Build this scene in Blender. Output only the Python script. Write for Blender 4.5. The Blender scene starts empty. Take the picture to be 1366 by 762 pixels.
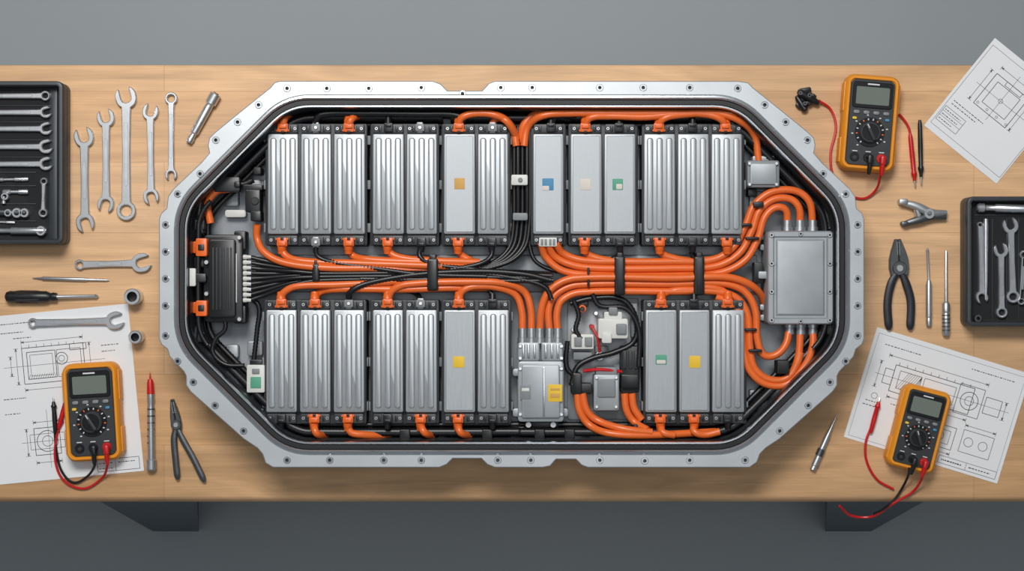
import bpy, math, random
from math import sin, cos, pi, radians, sqrt, atan2, asin, hypot
from mathutils import Vector
from mathutils.geometry import tessellate_polygon

K = 0.00125      # metres per unit ("u"): 1 u = 1.25 mm
H = 2200.0       # camera height over the bench top, in u
TZ = 0.75        # bench-top height, m
rng = random.Random(7)
sc = bpy.context.scene
sc.view_settings.view_transform = 'Standard'

# ------------------------------------------------------------------ materials
def lin(c):
    r = []
    for v in c:
        v /= 255.0
        r.append(v/12.92 if v <= 0.04045 else ((v+0.055)/1.055)**2.4)
    return r
def mat(name, rgb, rough=0.5, metal=0.0, noise=0.0, nscale=40.0, stretch=(1,1,1), bump=0.0, coat=0.0, rvar=0.0):
    m = bpy.data.materials.new(name); m.use_nodes = True
    nt = m.node_tree; b = nt.nodes['Principled BSDF']
    c = lin(rgb)
    b.inputs['Base Color'].default_value = (*c, 1)
    b.inputs['Roughness'].default_value = rough
    b.inputs['Metallic'].default_value = metal
    if coat: b.inputs['Coat Weight'].default_value = coat
    if noise or bump or rvar:
        tc = nt.nodes.new('ShaderNodeTexCoord'); mp = nt.nodes.new('ShaderNodeMapping')
        mp.inputs['Scale'].default_value = stretch
        nz = nt.nodes.new('ShaderNodeTexNoise'); nz.inputs['Scale'].default_value = nscale
        nz.inputs['Detail'].default_value = 5
        nt.links.new(tc.outputs['Object'], mp.inputs['Vector']); nt.links.new(mp.outputs[0], nz.inputs['Vector'])
        if noise:
            r = nt.nodes.new('ShaderNodeMapRange')
            r.inputs['From Min'].default_value = 0.3; r.inputs['From Max'].default_value = 0.7
            r.inputs['To Min'].default_value = 1-noise; r.inputs['To Max'].default_value = 1+noise
            nt.links.new(nz.outputs['Fac'], r.inputs['Value'])
            mx = nt.nodes.new('ShaderNodeVectorMath'); mx.operation = 'SCALE'
            mx.inputs[0].default_value = c
            nt.links.new(r.outputs[0], mx.inputs['Scale']); nt.links.new(mx.outputs[0], b.inputs['Base Color'])
        if rvar:
            r = nt.nodes.new('ShaderNodeMapRange')
            r.inputs['From Min'].default_value = 0.3; r.inputs['From Max'].default_value = 0.7
            r.inputs['To Min'].default_value = rough-rvar; r.inputs['To Max'].default_value = rough+rvar
            nt.links.new(nz.outputs['Fac'], r.inputs['Value']); nt.links.new(r.outputs[0], b.inputs['Roughness'])
        if bump:
            bp = nt.nodes.new('ShaderNodeBump'); bp.inputs['Strength'].default_value = bump
            bp.inputs['Distance'].default_value = 0.001
            nt.links.new(nz.outputs['Fac'], bp.inputs['Height']); nt.links.new(bp.outputs[0], b.inputs['Normal'])
    return m

M = {}
M['chrome'] = mat('chrome_steel', (214,216,218), 0.3, 0.85, 0.06, 60)
M['chrome2'] = mat('satin_steel', (184,187,189), 0.4, 0.85, 0.08, 90)
M['darksteel'] = mat('dark_steel', (98,101,103), 0.38, 0.8, 0.1, 80)
M['plate'] = mat('brushed_aluminium', (168,172,175), 0.48, 0.6, 0.07, 60, (14,0.6,1), 0.06, rvar=0.05)
M['plateb'] = mat('brushed_aluminium_rib', (172,176,179), 0.46, 0.6, 0.06, 60, (14,0.6,1), 0.05)
M['cast'] = mat('cast_aluminium', (164,169,172), 0.5, 0.5, 0.07, 25, (1,1,1), 0.12)
M['flange'] = mat('flange_aluminium', (192,196,199), 0.42, 0.6, 0.05, 18, (1,1,1), 0.06)
M['castb'] = mat('cast_aluminium_polished', (204,208,211), 0.25, 0.95, 0.04, 20)
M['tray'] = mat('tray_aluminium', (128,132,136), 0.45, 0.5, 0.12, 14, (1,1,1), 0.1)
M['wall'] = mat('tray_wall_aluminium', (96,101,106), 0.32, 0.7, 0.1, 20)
M['rubber'] = mat('black_rubber', (20,21,22), 0.5)
M['black'] = mat('black_plastic', (24,25,27), 0.38)
M['loom'] = mat('corrugated_loom', (22,22,24), 0.36)
M['frame'] = mat('module_frame', (44,46,49), 0.5, 0.0, 0.1, 50)
M['cap'] = mat('module_endcap', (58,61,64), 0.45)
M['orange'] = mat('orange_cable', (232,108,44), 0.3, 0, 0.04, 60)
M['orangec'] = mat('orange_connector', (236,104,32), 0.36)
M['white'] = mat('white_plastic', (214,214,208), 0.45)
M['grey'] = mat('grey_plastic', (128,132,134), 0.5)
M['mgrey'] = mat('meter_face', (46,48,50), 0.5, 0, 0.05, 80)
M['holster'] = mat('holster_amber', (232,146,28), 0.45, 0, 0.04, 50)
M['lcd'] = mat('lcd_glass', (112,120,112), 0.2)
M['bezel'] = mat('lcd_bezel', (18,19,20), 0.3)
M['red'] = mat('red_plastic', (196,24,26), 0.36)
M['yellow'] = mat('yellow_label', (232,190,50), 0.6)
M['tan'] = mat('tan_label', (206,160,84), 0.6)
M['blue'] = mat('blue_label', (70,136,176), 0.6)
M['cream'] = mat('cream_label', (216,206,196), 0.6)
M['green'] = mat('green_label', (84,160,130), 0.6)
M['ink'] = mat('ink', (52,54,60), 0.8)
M['paper'] = mat('paper', (228,229,230), 0.8, 0, 0.015, 12)
M['case'] = mat('tool_case_shell', (56,60,64), 0.42, 0.2, 0.06, 60)
M['foam'] = mat('tool_case_foam', (24,25,27), 0.8, 0, 0.15, 300, (1,1,1), 0.2)
M['leg'] = mat('powder_coated_leg', (74,82,90), 0.5, 0.2)
M['white_ink'] = mat('white_print', (210,212,212), 0.6)
M['grip'] = mat('plier_grip', (34,38,46), 0.45)

# wood
def wood():
    m = bpy.data.materials.new('maple_butcher_block'); m.use_nodes = True
    nt = m.node_tree; N = nt.nodes; L = nt.links; b = N['Principled BSDF']
    tc = N.new('ShaderNodeTexCoord')
    br = N.new('ShaderNodeTexBrick')
    br.inputs['Scale'].default_value = 1.0
    br.inputs['Brick Width'].default_value = 1.35; br.inputs['Row Height'].default_value = 0.118
    br.inputs['Mortar Size'].default_value = 0.0006; br.inputs['Mortar Smooth'].default_value = 0.5
    br.inputs['Color1'].default_value = (*lin((220,177,132)),1)
    br.inputs['Color2'].default_value = (*lin((209,163,116)),1)
    br.inputs['Mortar'].default_value = (*lin((188,142,98)),1)
    mp0 = N.new('ShaderNodeMapping'); mp0.inputs['Location'].default_value = (0.58,0.03,0)
    L.new(tc.outputs['Object'], mp0.inputs['Vector']); L.new(mp0.outputs[0], br.inputs['Vector'])
    def nz(scale, st, det, dist=0.0):
        mp = N.new('ShaderNodeMapping'); mp.inputs['Scale'].default_value = st
        n = N.new('ShaderNodeTexNoise'); n.inputs['Scale'].default_value = scale
        n.inputs['Detail'].default_value = det; n.inputs['Distortion'].default_value = dist
        L.new(tc.outputs['Object'], mp.inputs['Vector']); L.new(mp.outputs[0], n.inputs['Vector']); return n
    n1 = nz(6, (0.5,4,1), 7, 1.8)
    n2 = nz(60, (0.2,6,1), 4)
    n3 = nz(3.2, (1,1.6,1), 3)
    def mr(n, lo, hi):
        r = N.new('ShaderNodeMapRange'); r.inputs['From Min'].default_value = 0.3; r.inputs['From Max'].default_value = 0.7
        r.inputs['To Min'].default_value = lo; r.inputs['To Max'].default_value = hi
        L.new(n.outputs['Fac'], r.inputs['Value']); return r
    def mul(a, b_):
        x = N.new('ShaderNodeMath'); x.operation = 'MULTIPLY'; L.new(a.outputs[0], x.inputs[0]); L.new(b_.outputs[0], x.inputs[1]); return x
    f = mul(mul(mr(n1, 0.8, 1.12), mr(n2, 0.92, 1.07)), mr(n3, 0.88, 1.08))
    v = N.new('ShaderNodeVectorMath'); v.operation = 'SCALE'
    L.new(br.outputs['Color'], v.inputs[0]); L.new(f.outputs[0], v.inputs['Scale'])
    vo = N.new('ShaderNodeTexVoronoi'); vo.inputs['Scale'].default_value = 2.3
    mpv = N.new('ShaderNodeMapping'); mpv.inputs['Scale'].default_value = (0.8,1.5,0.01); mpv.inputs['Location'].default_value = (0.2,0.35,0)
    L.new(tc.outputs['Object'], mpv.inputs['Vector']); L.new(mpv.outputs[0], vo.inputs['Vector'])
    kr = N.new('ShaderNodeMapRange'); kr.inputs['From Min'].default_value = 0.01; kr.inputs['From Max'].default_value = 0.035
    L.new(vo.outputs['Distance'], kr.inputs['Value'])
    mx = N.new('ShaderNodeMix'); mx.data_type = 'RGBA'
    mx.inputs[6].default_value = (*lin((150,96,52)),1)
    L.new(kr.outputs[0], mx.inputs[0]); L.new(v.outputs[0], mx.inputs[7])
    L.new(mx.outputs[2], b.inputs['Base Color'])
    b.inputs['Roughness'].default_value = 0.5
    return m
M['wood'] = wood()
M['floor'] = mat('grey_floor', (156,162,165), 0.6, 0, 0.03, 1.5)
M['wallp'] = mat('grey_wall_paint', (150,155,158), 0.8, 0, 0.02, 2)

# ------------------------------------------------------------------ mesh builder
def W(x, y, z=0.0):
    s = (H-z)/H
    return ((x-683)*s, (381-y)*s, z)

class B:
    def __init__(s):
        s.v = []; s.f = []; s.m = []; s.mats = []; s.T = (0,0,1,0)
    def at(s, px, py, ang=0, z=0):
        x, y, _ = W(px, py, z); s.T = (x, y, cos(radians(ang)), sin(radians(ang))); return s
    def reset(s): s.T = (0,0,1,0)
    def mi(s, k):
        if k not in s.mats: s.mats.append(k)
        return s.mats.index(k)
    def add(s, vs, fs, k):
        o = len(s.v); ox, oy, c, n = s.T
        for x, y, z in vs: s.v.append((ox+x*c-y*n, oy+x*n+y*c, z))
        if isinstance(k, str):
            i = s.mi(k); s.m += [i]*len(fs)
        else: s.m += [s.mi(q) for q in k]
        for f in fs: s.f.append([o+a for a in f])
    def rings(s, rings, k, cap0=False, cap1=True, closed_ring=True):
        n = len(rings[0]); vs = [p for r in rings for p in r]; fs = []; ks = []
        for i in range(len(rings)-1):
            kk = k if isinstance(k, str) else k[i]
            for j in range(n):
                j2 = (j+1) % n
                fs.append((i*n+j, i*n+j2, (i+1)*n+j2, (i+1)*n+j)); ks.append(kk)
        if cap1: fs.append(tuple((len(rings)-1)*n+j for j in range(n))); ks.append(k if isinstance(k, str) else k[-1])
        if cap0: fs.append(tuple(reversed(range(n)))); ks.append(k if isinstance(k, str) else k[0])
        s.add(vs, fs, ks)
    # rounded rectangle loft
    def rr(s, cx, cy, w, h, r, prof, k, seg=4, cap0=False, ang=0):
        R = []
        ca, sa = cos(radians(ang)), sin(radians(ang))
        for ins, z in prof:
            ww = max(w/2-ins, 0.05); hh = max(h/2-ins, 0.05); rad = min(max(r-ins, 0.3), ww*0.99, hh*0.99)
            ring = []
            for qx, qy, a0 in ((1,1,0),(-1,1,90),(-1,-1,180),(1,-1,270)):
                for t in range(seg+1):
                    a = radians(a0+90*t/seg)
                    x = qx*(ww-rad)+rad*cos(a); y = qy*(hh-rad)+rad*sin(a)
                    ring.append((cx+x*ca-y*sa, cy+x*sa+y*ca, z))
            R.append(ring)
        s.rings(R, k, cap0)
    def box(s, cx, cy, w, h, z0, z1, k, r=1.5, bev=0.8, ang=0):
        s.rr(cx, cy, w, h, r, [(0,z0),(0,z1-bev),(bev*0.3,z1-bev*0.3),(bev,z1)], k, 3, ang=ang)
    def pbox(s, x0, x1, y0, y1, z0, z1, k, r=1.5, bev=0.8):
        a = W(x0, y0, z1); b = W(x1, y1, z1)
        s.box((a[0]+b[0])/2, (a[1]+b[1])/2, b[0]-a[0], a[1]-b[1], z0, z1, k, r, bev)
    def cyl(s, cx, cy, r, z0, z1, k, n=20, bev=0.5, hole=0, hk=None, hd=None):
        pr = [(r,z0),(r,z1-bev),(r-bev,z1)]
        if hole: pr += [(hole,z1),(hole,(hd if hd is not None else z0+0.5))]
        R = [[(cx+q*cos(2*pi*i/n), cy+q*sin(2*pi*i/n), z) for i in range(n)] for q, z in pr]
        ks = [k]*(len(pr)-1)
        if hole: ks[-1] = hk or k
        s.rings(R, ks)
    def pcyl(s, x, y, r, z0, z1, k, **kw):
        a = W(x, y, z1); s.cyl(a[0], a[1], r, z0, z1, k, **kw)
    def lathe(s, p0, p1, prof, k, n=14, flat=1.0):
        p0 = Vector(p0); p1 = Vector(p1); d = p1-p0; D = d.normalized()
        up = Vector((0,0,1)) if abs(D.z) < 0.9 else Vector((1,0,0))
        a = D.cross(up).normalized(); b = a.cross(D).normalized()
        R = []
        for t, r in prof:
            c = p0+d*t
            R.append([tuple(c+a*(max(r,0.05)*cos(2*pi*i/n))+b*(max(r,0.05)*flat*sin(2*pi*i/n))) for i in range(n)])
        s.rings(R, k, True, True)
    def tube(s, pts, r, k, n=10, step=3.0, corr=0.0, flat=1.0, rfun=None):
        P = [Vector(p) for p in pts]
        P = [P[0]+(P[0]-P[1])*0.5]+P+[P[-1]+(P[-1]-P[-2])*0.5]
        out = []
        for i in range(1, len(P)-2):
            a, b, c, d = P[i-1:i+3]; L = (c-b).length; m = max(2, int(L/step))
            t1 = (c-a)/max((c-a).length, 1e-6)*L; t2 = (d-b)/max((d-b).length, 1e-6)*L
            for j in range(m):
                t = j/m; t_2 = t*t; t_3 = t_2*t
                out.append(b*(2*t_3-3*t_2+1)+t1*(t_3-2*t_2+t)+c*(-2*t_3+3*t_2)+t2*(t_3-t_2))
        out.append(P[-2])
        R = []; pn = None; N_ = len(out)
        for i, p in enumerate(out):
            T_ = (out[min(i+1, N_-1)]-out[max(i-1, 0)])
            if T_.length < 1e-6: T_ = Vector((1,0,0))
            T_.normalize()
            if pn is None:
                up = Vector((0,0,1)) if abs(T_.z) < 0.95 else Vector((0,1,0))
                pn = T_.cross(up).normalized()
            pn = (pn-T_*pn.dot(T_)).normalized(); bn = pn.cross(T_)
            rr = r if rfun is None else rfun(i/(N_-1))
            if corr and i % 2: rr -= corr
            R.append([tuple(p+pn*(rr*cos(2*pi*j/n))+bn*(rr*flat*sin(2*pi*j/n))) for j in range(n)])
        s.rings(R, k, True, True)
    def cable(s, pts, r=4.8, k='orange', z=50, **kw):
        s.tube([W(p[0], min(max(p[1],151+max(0,r-4.7)),581-max(0,r-4.7)), p[2] if len(p) > 2 else (z+12 if (p[1] < 163 or p[1] > 570) else z)) for p in pts], r, k, **kw)
    def poly(s, outer, holes, z0, z1, k, bev=0.0, ks=None):
        """extruded polygon with holes, chamfered top"""
        def area(p): return sum(p[i][0]*p[(i+1)%len(p)][1]-p[(i+1)%len(p)][0]*p[i][1] for i in range(len(p)))/2
        o = list(outer)
        if area(o) < 0: o.reverse()
        hs = []
        for h in holes:
            h = list(h)
            if area(h) > 0: h.reverse()
            hs.append(h)
        def off(p, d):
            r = []; n = len(p)
            for i in range(n):
                a = Vector(p[i-1]); b = Vector(p[i]); c = Vector(p[(i+1)%n])
                e1 = (b-a); e2 = (c-b)
                if e1.length < 1e-6 or e2.length < 1e-6: r.append(tuple(b)); continue
                e1.normalize(); e2.normalize()
                nn = Vector((-e1.y-e2.y, e1.x+e2.x)); L = nn.length
                if L < 0.2: r.append(tuple(b)); continue
                nn /= L; q = d/max(nn.dot(Vector((-e1.y, e1.x))), 0.6)
                r.append(tuple(b+nn*q))
            return r
        loops = [o]+hs
        tops = [off(p, bev) if bev else p for p in loops]
        for p, t in zip(loops, tops):
            R = [[(x,y,z0) for x,y in p], [(x,y,z1-bev) for x,y in p]]
            if bev: R.append([(x,y,z1) for x,y in t])
            s.rings(R, ks or k, False, False)
        flat = [q for t in tops for q in t]
        tris = tessellate_polygon([[Vector((x,y,0)) for x,y in t] for t in tops])
        fs = []
        for a, b, c in tris:
            A, B_, C = flat[a], flat[b], flat[c]
            cr = (B_[0]-A[0])*(C[1]-A[1])-(B_[1]-A[1])*(C[0]-A[0])
            fs.append((a,b,c) if cr > 0 else (a,c,b))
        s.add([(x,y,z1) for x,y in flat], fs, k)
    def make(s, name, parent=None, smooth=35):
        if parent is not None: org = parent.location
        else:
            xs = [p[0] for p in s.v]; ys = [p[1] for p in s.v]; zs = [p[2] for p in s.v]
            org = Vector(((min(xs)+max(xs))/2*K, (min(ys)+max(ys))/2*K, min(zs)*K+TZ))
        me = bpy.data.meshes.new(name)
        me.from_pydata([(x*K-org[0], y*K-org[1], z*K+TZ-org[2]) for x,y,z in s.v], [], s.f)
        for k in s.mats: me.materials.append(M[k])
        me.polygons.foreach_set('material_index', s.m)
        me.update(); me.validate()
        me.shade_smooth(); me.set_sharp_from_angle(angle=radians(smooth))
        ob = bpy.data.objects.new(name, me); sc.collection.objects.link(ob)
        if parent is not None: ob.parent = parent
        else: ob.location = org
        return ob
def empty(name, px, py, z=0):
    e = bpy.data.objects.new(name, None); sc.collection.objects.link(e)
    x, y, zz = W(px, py, z); e.location = (x*K, y*K, z*K+TZ); e.empty_display_size = 0.05
    return e

# ------------------------------------------------------------------ room
def plane_box(name, x0,x1,y0,y1,z0,z1, k):
    me = bpy.data.meshes.new(name)
    vs = [(x0,y0,z0),(x1,y0,z0),(x1,y1,z0),(x0,y1,z0),(x0,y0,z1),(x1,y0,z1),(x1,y1,z1),(x0,y1,z1)]
    me.from_pydata(vs, [], [(3,2,1,0),(4,5,6,7),(0,1,5,4),(1,2,6,5),(2,3,7,6),(3,0,4,7)])
    me.materials.append(M[k]); ob = bpy.data.objects.new(name, me); sc.collection.objects.link(ob); return ob
plane_box('floor', -3.5,3.5,-3,2.6,-0.05,0,'floor')
plane_box('wall_back', -3.5,3.5,2.6,2.7,-0.05,3.0,'wallp')

# ------------------------------------------------------------------ workbench
wb = empty('workbench', 683, 381, 0); wb.location.z = 0
def wmake(b, name):
    o = b.make(name, wb); return o
b = B()
b.v = []
xL, xR = -1000, 1000
yt = 381-90; yb = 381-662
prof = [(yb-6,-46),(yb-9,-42),(yb-9,-12),(yb-7,-6),(yb-3,-1.5),(yb,0),(yt,0),(yt+3,-2),(yt+4,-6),(yt+4,-42),(yt,-46)]
b.rings([[(xL,y,z) for y,z in prof],[(xR,y,z) for y,z in prof]], 'wood', True, True)
wmake(b, 'tabletop')
# steel flared legs
def leg(sx, sy, name):
    b = B()
    def R(x0,x1,y0,y1,z):
        p = []
        for px, py in ((x0,y0),(x1,y0),(x1,y1),(x0,y1)):
            X, Y, _ = W(px, py, z)
            p.append((X*sx, Y if sy > 0 else -Y-(165 if z < -300 else 0), z))
        if sx*sy < 0: p.reverse()
        return p
    b.rings([R(206,265,708,652,-600), R(204,265,709,652,-590), R(124,262,664,622,-50), R(124,262,664,622,-46)], 'leg', True, True)
    wmake(b, name)
leg(1,1,'leg_1'); leg(-1,1,'leg_2'); leg(1,-1,'leg_3'); leg(-1,-1,'leg_4')
b = B()
b.box(0, -215, 1150, 30, -90, -46, 'leg'); b.box(0, 215, 1150, 30, -90, -46, 'leg')
wmake(b, 'apron')

# ------------------------------------------------------------------ BATTERY PACK
ZR = 80.0
pack = empty('ev_battery_pack', 683, 366, 0)
def octo(ins, z, x0=233, x1=1133, y0=127, y1=606, cut=140, rad=34):
    a = W(x0,y0,ZR); c = W(x1,y1,ZR)
    X0, Y1, X1, Y0 = a[0]+ins, a[1]-ins, c[0]-ins, c[1]+ins
    q = cut-0.586*ins
    P = [(X1-q,Y1),(X0+q,Y1),(X0,Y1-q),(X0,Y0+q),(X0+q,Y0),(X1-q,Y0),(X1,Y0+q),(X1,Y1-q)]
    out = []; rd = max(rad-ins*0.4, 8)
    for i in range(8):
        p = Vector(P[i]); u = (Vector(P[i-1])-p).normalized()*rd; w = (Vector(P[(i+1)%8])-p).normalized()*rd
        for t in range(8):
            s_ = t/7; v = (p+u)*(1-s_)**2+p*2*s_*(1-s_)+(p+w)*s_**2
            out.append((v.x, v.y, z))
    return out
b = B()
prof = [(26,1,'cast'),(14,8,'cast'),(6,60,'cast'),(3,74,'cast'),(-1,76,'cast'),(-1,80.5,'castb'),(1,83,'castb'),(3.5,83.5,'castb'),(5.5,81,'castb'),
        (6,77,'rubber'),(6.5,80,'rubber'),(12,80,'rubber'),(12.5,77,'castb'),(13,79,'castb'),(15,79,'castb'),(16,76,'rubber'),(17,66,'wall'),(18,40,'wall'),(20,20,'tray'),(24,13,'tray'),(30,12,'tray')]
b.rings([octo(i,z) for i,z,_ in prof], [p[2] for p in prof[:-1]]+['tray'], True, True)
b.m[-2] = b.mi('tray')
b.make('tray', pack, 30)
# flange
right = [(1005,117),(1030,137),(1056,158),(1078,176),(1086,184),(1088,194),(1086,204),(1096,216),(1134,252),(1141,262),(1143,278),(1150,284),(1153,292),(1153,452),(1150,460),(1142,466),(1139,476),(1120,496),(1117,502),(1117,514),(1111,523),(1040,586),(1022,598)]
left = [(1365-x,y) for x,y in reversed(right)]
top = [(366,110),(372,108),(578,108),(588,112),(597,121),(643,121),(652,111),(660,108),(985,108),(998,110)]
bot = [(1014,606),(1010,617),(1000,624),(784,624),(776,621),(768,613),(742,613),(734,622),(724,624),(660,624),(650,620),(642,612),(604,612),(596,620),(586,624),(364,624),(354,618),(350,606)]
outl = [W(x,y,ZR)[:2] for x,y in top+right+bot+left]
inner = [p[:2] for p in octo(0.5,0)]
HO = [(383,118),(436,118),(492,118),(562,117),(617,125),(668,117),(710,117),(800,117),(858,117),(920,117),(984,118),
      (1020,140),(1048,163),(1077,187),(1098,232),(1128,259),(1144,300),(1144,336),(1144,372),(1144,408),(1144,448),(1128,482),(1107,510),(1078,541),(1040,575),
      (994,614),(920,614),(860,615),(800,614),(708,614),(664,614),(562,614),(512,614),(440,614),(383,614)]
HO += [(1365-x,y) for x,y in HO if x > 1010]
def circ(x, y, r, n=16): return [(x+r*cos(2*pi*i/n), y+r*sin(2*pi*i/n)) for i in range(n)]
b = B()
hc = [W(x,y,ZR)[:2] for x,y in HO]
b.poly(outl, [inner]+[circ(x,y,2.3) for x,y in hc], 72, 80, 'flange', 1.2)
for x,y in hc: b.cyl(x, y, 4.8, 79, 81, 'castb', hole=2.3, hk='darksteel', hd=70)
b.make('flange', pack)
# raised tray pads
b = B()
for x0,x1,y0,y1 in ((332,352,240,262),(330,350,455,475),(1000,1018,255,300),(1000,1020,520,545),(300,318,255,275),(300,318,460,478)):
    b.pbox(x0,x1,y0,y1,10,24,'cast',3,1.5)
b.pbox(340,1010,340,390,11,20,'tray',3,1.5)
b.make('tray_stiffeners', pack)

# ---- modules
def plate(b, x0, x1, y0, y1, ribbed, z=60):
    a = W(x0,y0,z); c = W(x1,y1,z); cx, cy, w, h = (a[0]+c[0])/2, (a[1]+c[1])/2, c[0]-a[0], a[1]-c[1]
    b.rr(cx, cy, w, h, 2.5, [(0,30),(0,z-1.5),(0.5,z-0.5),(1.6,z)], 'plate')
    if ribbed:
        for dx in (-12.5,0,12.5):
            b.rr(cx+dx, cy, 8.8, h-10, 4, [(0,z-0.2),(1.0,z+0.9),(2.0,z+1.3)], 'plateb', 5)
    else:
        b.rr(cx, cy, w-5, h-5, 2, [(0,z-0.2),(0.8,z+0.6)], 'plate')
def module(y0, y1, cells, ribs):
    b = B(); x0 = cells[0][0]; x1 = cells[-1][1]
    b.pbox(x0-3, x1+3, y0, y1, 12, 50, 'frame', 3, 1)
    for (a,c), rb in zip(cells, ribs):
        plate(b, a, c, y0+13.5, y1-15.5, rb)
        m = (a+c)/2
        for yy0, yy1 in ((y0+0.5,y0+12.5),(y1-14.5,y1-1)):
            b.pbox(a+1, c-1, yy0, yy1, 48, 55, 'cap', 2, 1)
            ym = (yy0+yy1)/2
            for dx in (-16,16):
                b.pcyl(m+dx, ym, 2.4, 54, 57, 'chrome2', n=10, hole=1.0, hk='black', hd=55)
            for dx in (-11,11):
                b.pbox(m+dx-1.6, m+dx+1.6, ym-4, ym+4, 54, 56.5, 'black', 0.6, 0.3)
        # side straps
    for (a,c),(a2,c2) in zip(cells[:-1], cells[1:]):
        b.pbox(c+0.3, a2-0.3, y0+14, y1-16, 40, 57, 'black', 0.5, 0.3)
    for yy in (y0+22, (y0+y1)/2, y1-24):
        for xx in (x0-3.5, x1+3.5):
            b.pbox(xx-1.5, xx+1.5, yy-6, yy+6, 20, 46, 'grey', 0.6, 0.3)
    return b.make('battery_module', pack)
U = (165,328); Lw = (400,566)
module(*U, [(357,398),(401,442),(445,487)], (1,1,1))
module(*U, [(497,539),(542,583)], (1,1))
module(*U, [(592,634),(637,678)], (0,1))
module(*U, [(711,752)], (0,))
module(*U, [(761,803),(806,848)], (0,0))
module(*U, [(859,901),(904,946),(949,990)], (1,1,1))
module(*Lw, [(355,396),(400,441),(445,486)], (1,1,1))
module(*Lw, [(497,538),(541,583)], (1,1))
module(*Lw, [(592,634),(637,679)], (0,1))
module(*Lw, [(861,903),(906,947),(950,993)], (0,0,1))
# labels
b = B()
for x, y, w, h, k in ((613,245,14,15,'tan'),(731,246,15,16,'blue'),(728,251,9,6,'cream'),(781,246,14,15,'cream'),(824,246,14,15,'green'),(826,249,8,7,'cream'),(612,483,15,15,'yellow'),
                      (882,480,15,13,'green'),(882,483,12,5,'cream'),(927,483,15,16,'yellow')):
    zz = 61.0 if k != 'cream' or x == 781 else 61.3
    b.pbox(x-w/2, x+w/2, y-h/2, y+h/2, 60.2, zz, k, 1, 0.1)
b.make('module_labels', pack)
# terminals
b = B()
def term(x, y, kind, d):
    # d=+1: cable leaves downwards (+y px), -1: upwards
    if kind == 'o':
        b.pbox(x-7, x+7, y-6, y+6, 52, 62, 'orangec', 2, 1)
        b.pbox(x-5, x+5, y-3+d*2, y+3+d*2, 60, 65, 'orangec', 1.5, 0.8)
        b.pbox(x-8.5, x+8.5, y-d*4-1.5, y-d*4+1.5, 54, 60, 'orangec', 0.8, 0.5)
        b.pbox(x-2, x+2, y-d*5-1, y-d*5+2, 60, 64, 'rubber', 0.5, 0.3)
        a = W(x, y+d*5, 57); c = W(x, y+d*15, 55)
        b.lathe(a, c, [(0,6),(0.5,6),(0.6,5.4),(1,5.2)], 'orangec')
    elif kind == 'g':
        b.pbox(x-6, x+6, y-5, y+5, 52, 61, 'grey', 1.5, 0.8)
        b.pbox(x-4, x+4, y-7, y+7, 54, 58, 'cast', 1, 0.6)
        b.pcyl(x, y, 2.6, 60, 63, 'chrome', n=6)
    elif kind == 'b':
        b.pbox(x-6, x+6, y-6, y+6, 52, 61, 'black', 1.5, 0.8)
        b.pbox(x-4, x+4, y-2+d*3, y+2+d*3, 60, 63.5, 'black', 1, 0.6)
        a = W(x, y+d*4, 57); c = W(x, y+d*13, 55)
        b.lathe(a, c, [(0,4.5),(1,4)], 'black')
    elif kind == 'w':
        b.pbox(x-12, x+12, y-6, y+6, 52, 63, 'white', 1.5, 0.8)
        for i in (-8,-3,3,8): b.pbox(x+i-1.6, x+i+1.6, y-4, y+4, 62, 64.5, 'grey', 0.5, 0.3)
for x,k in ((377,'o'),(421,'g'),(465,'o'),(518,'b'),(560,'g'),(612,'o'),(657,'g'),(735,'b'),(781,'o'),(826,'b'),(879,'o'),(924,'b'),(968,'o')): term(x,170,k,-1)
for x,k in ((376,'o'),(421,'g'),(465,'o'),(517,'o'),(562,'b'),(611,'o'),(656,'b'),(731,'w'),(780,'o'),(827,'b'),(880,'o'),(924,'b'),(970,'o')): term(x,323,k,1)
for x,k in ((375,'o'),(420,'o'),(465,'g'),(517,'o'),(561,'g'),(612,'o'),(657,'b'),(882,'o'),(926,'b'),(971,'o')): term(x,405,k,-1)
for x,k in ((375,'b'),(419,'o'),(464,'o'),(517,'b'),(561,'o'),(611,'o'),(657,'b'),(881,'o'),(926,'o'),(971,'b')): term(x,559,k,1)
b.make('terminals', pack)

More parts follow.
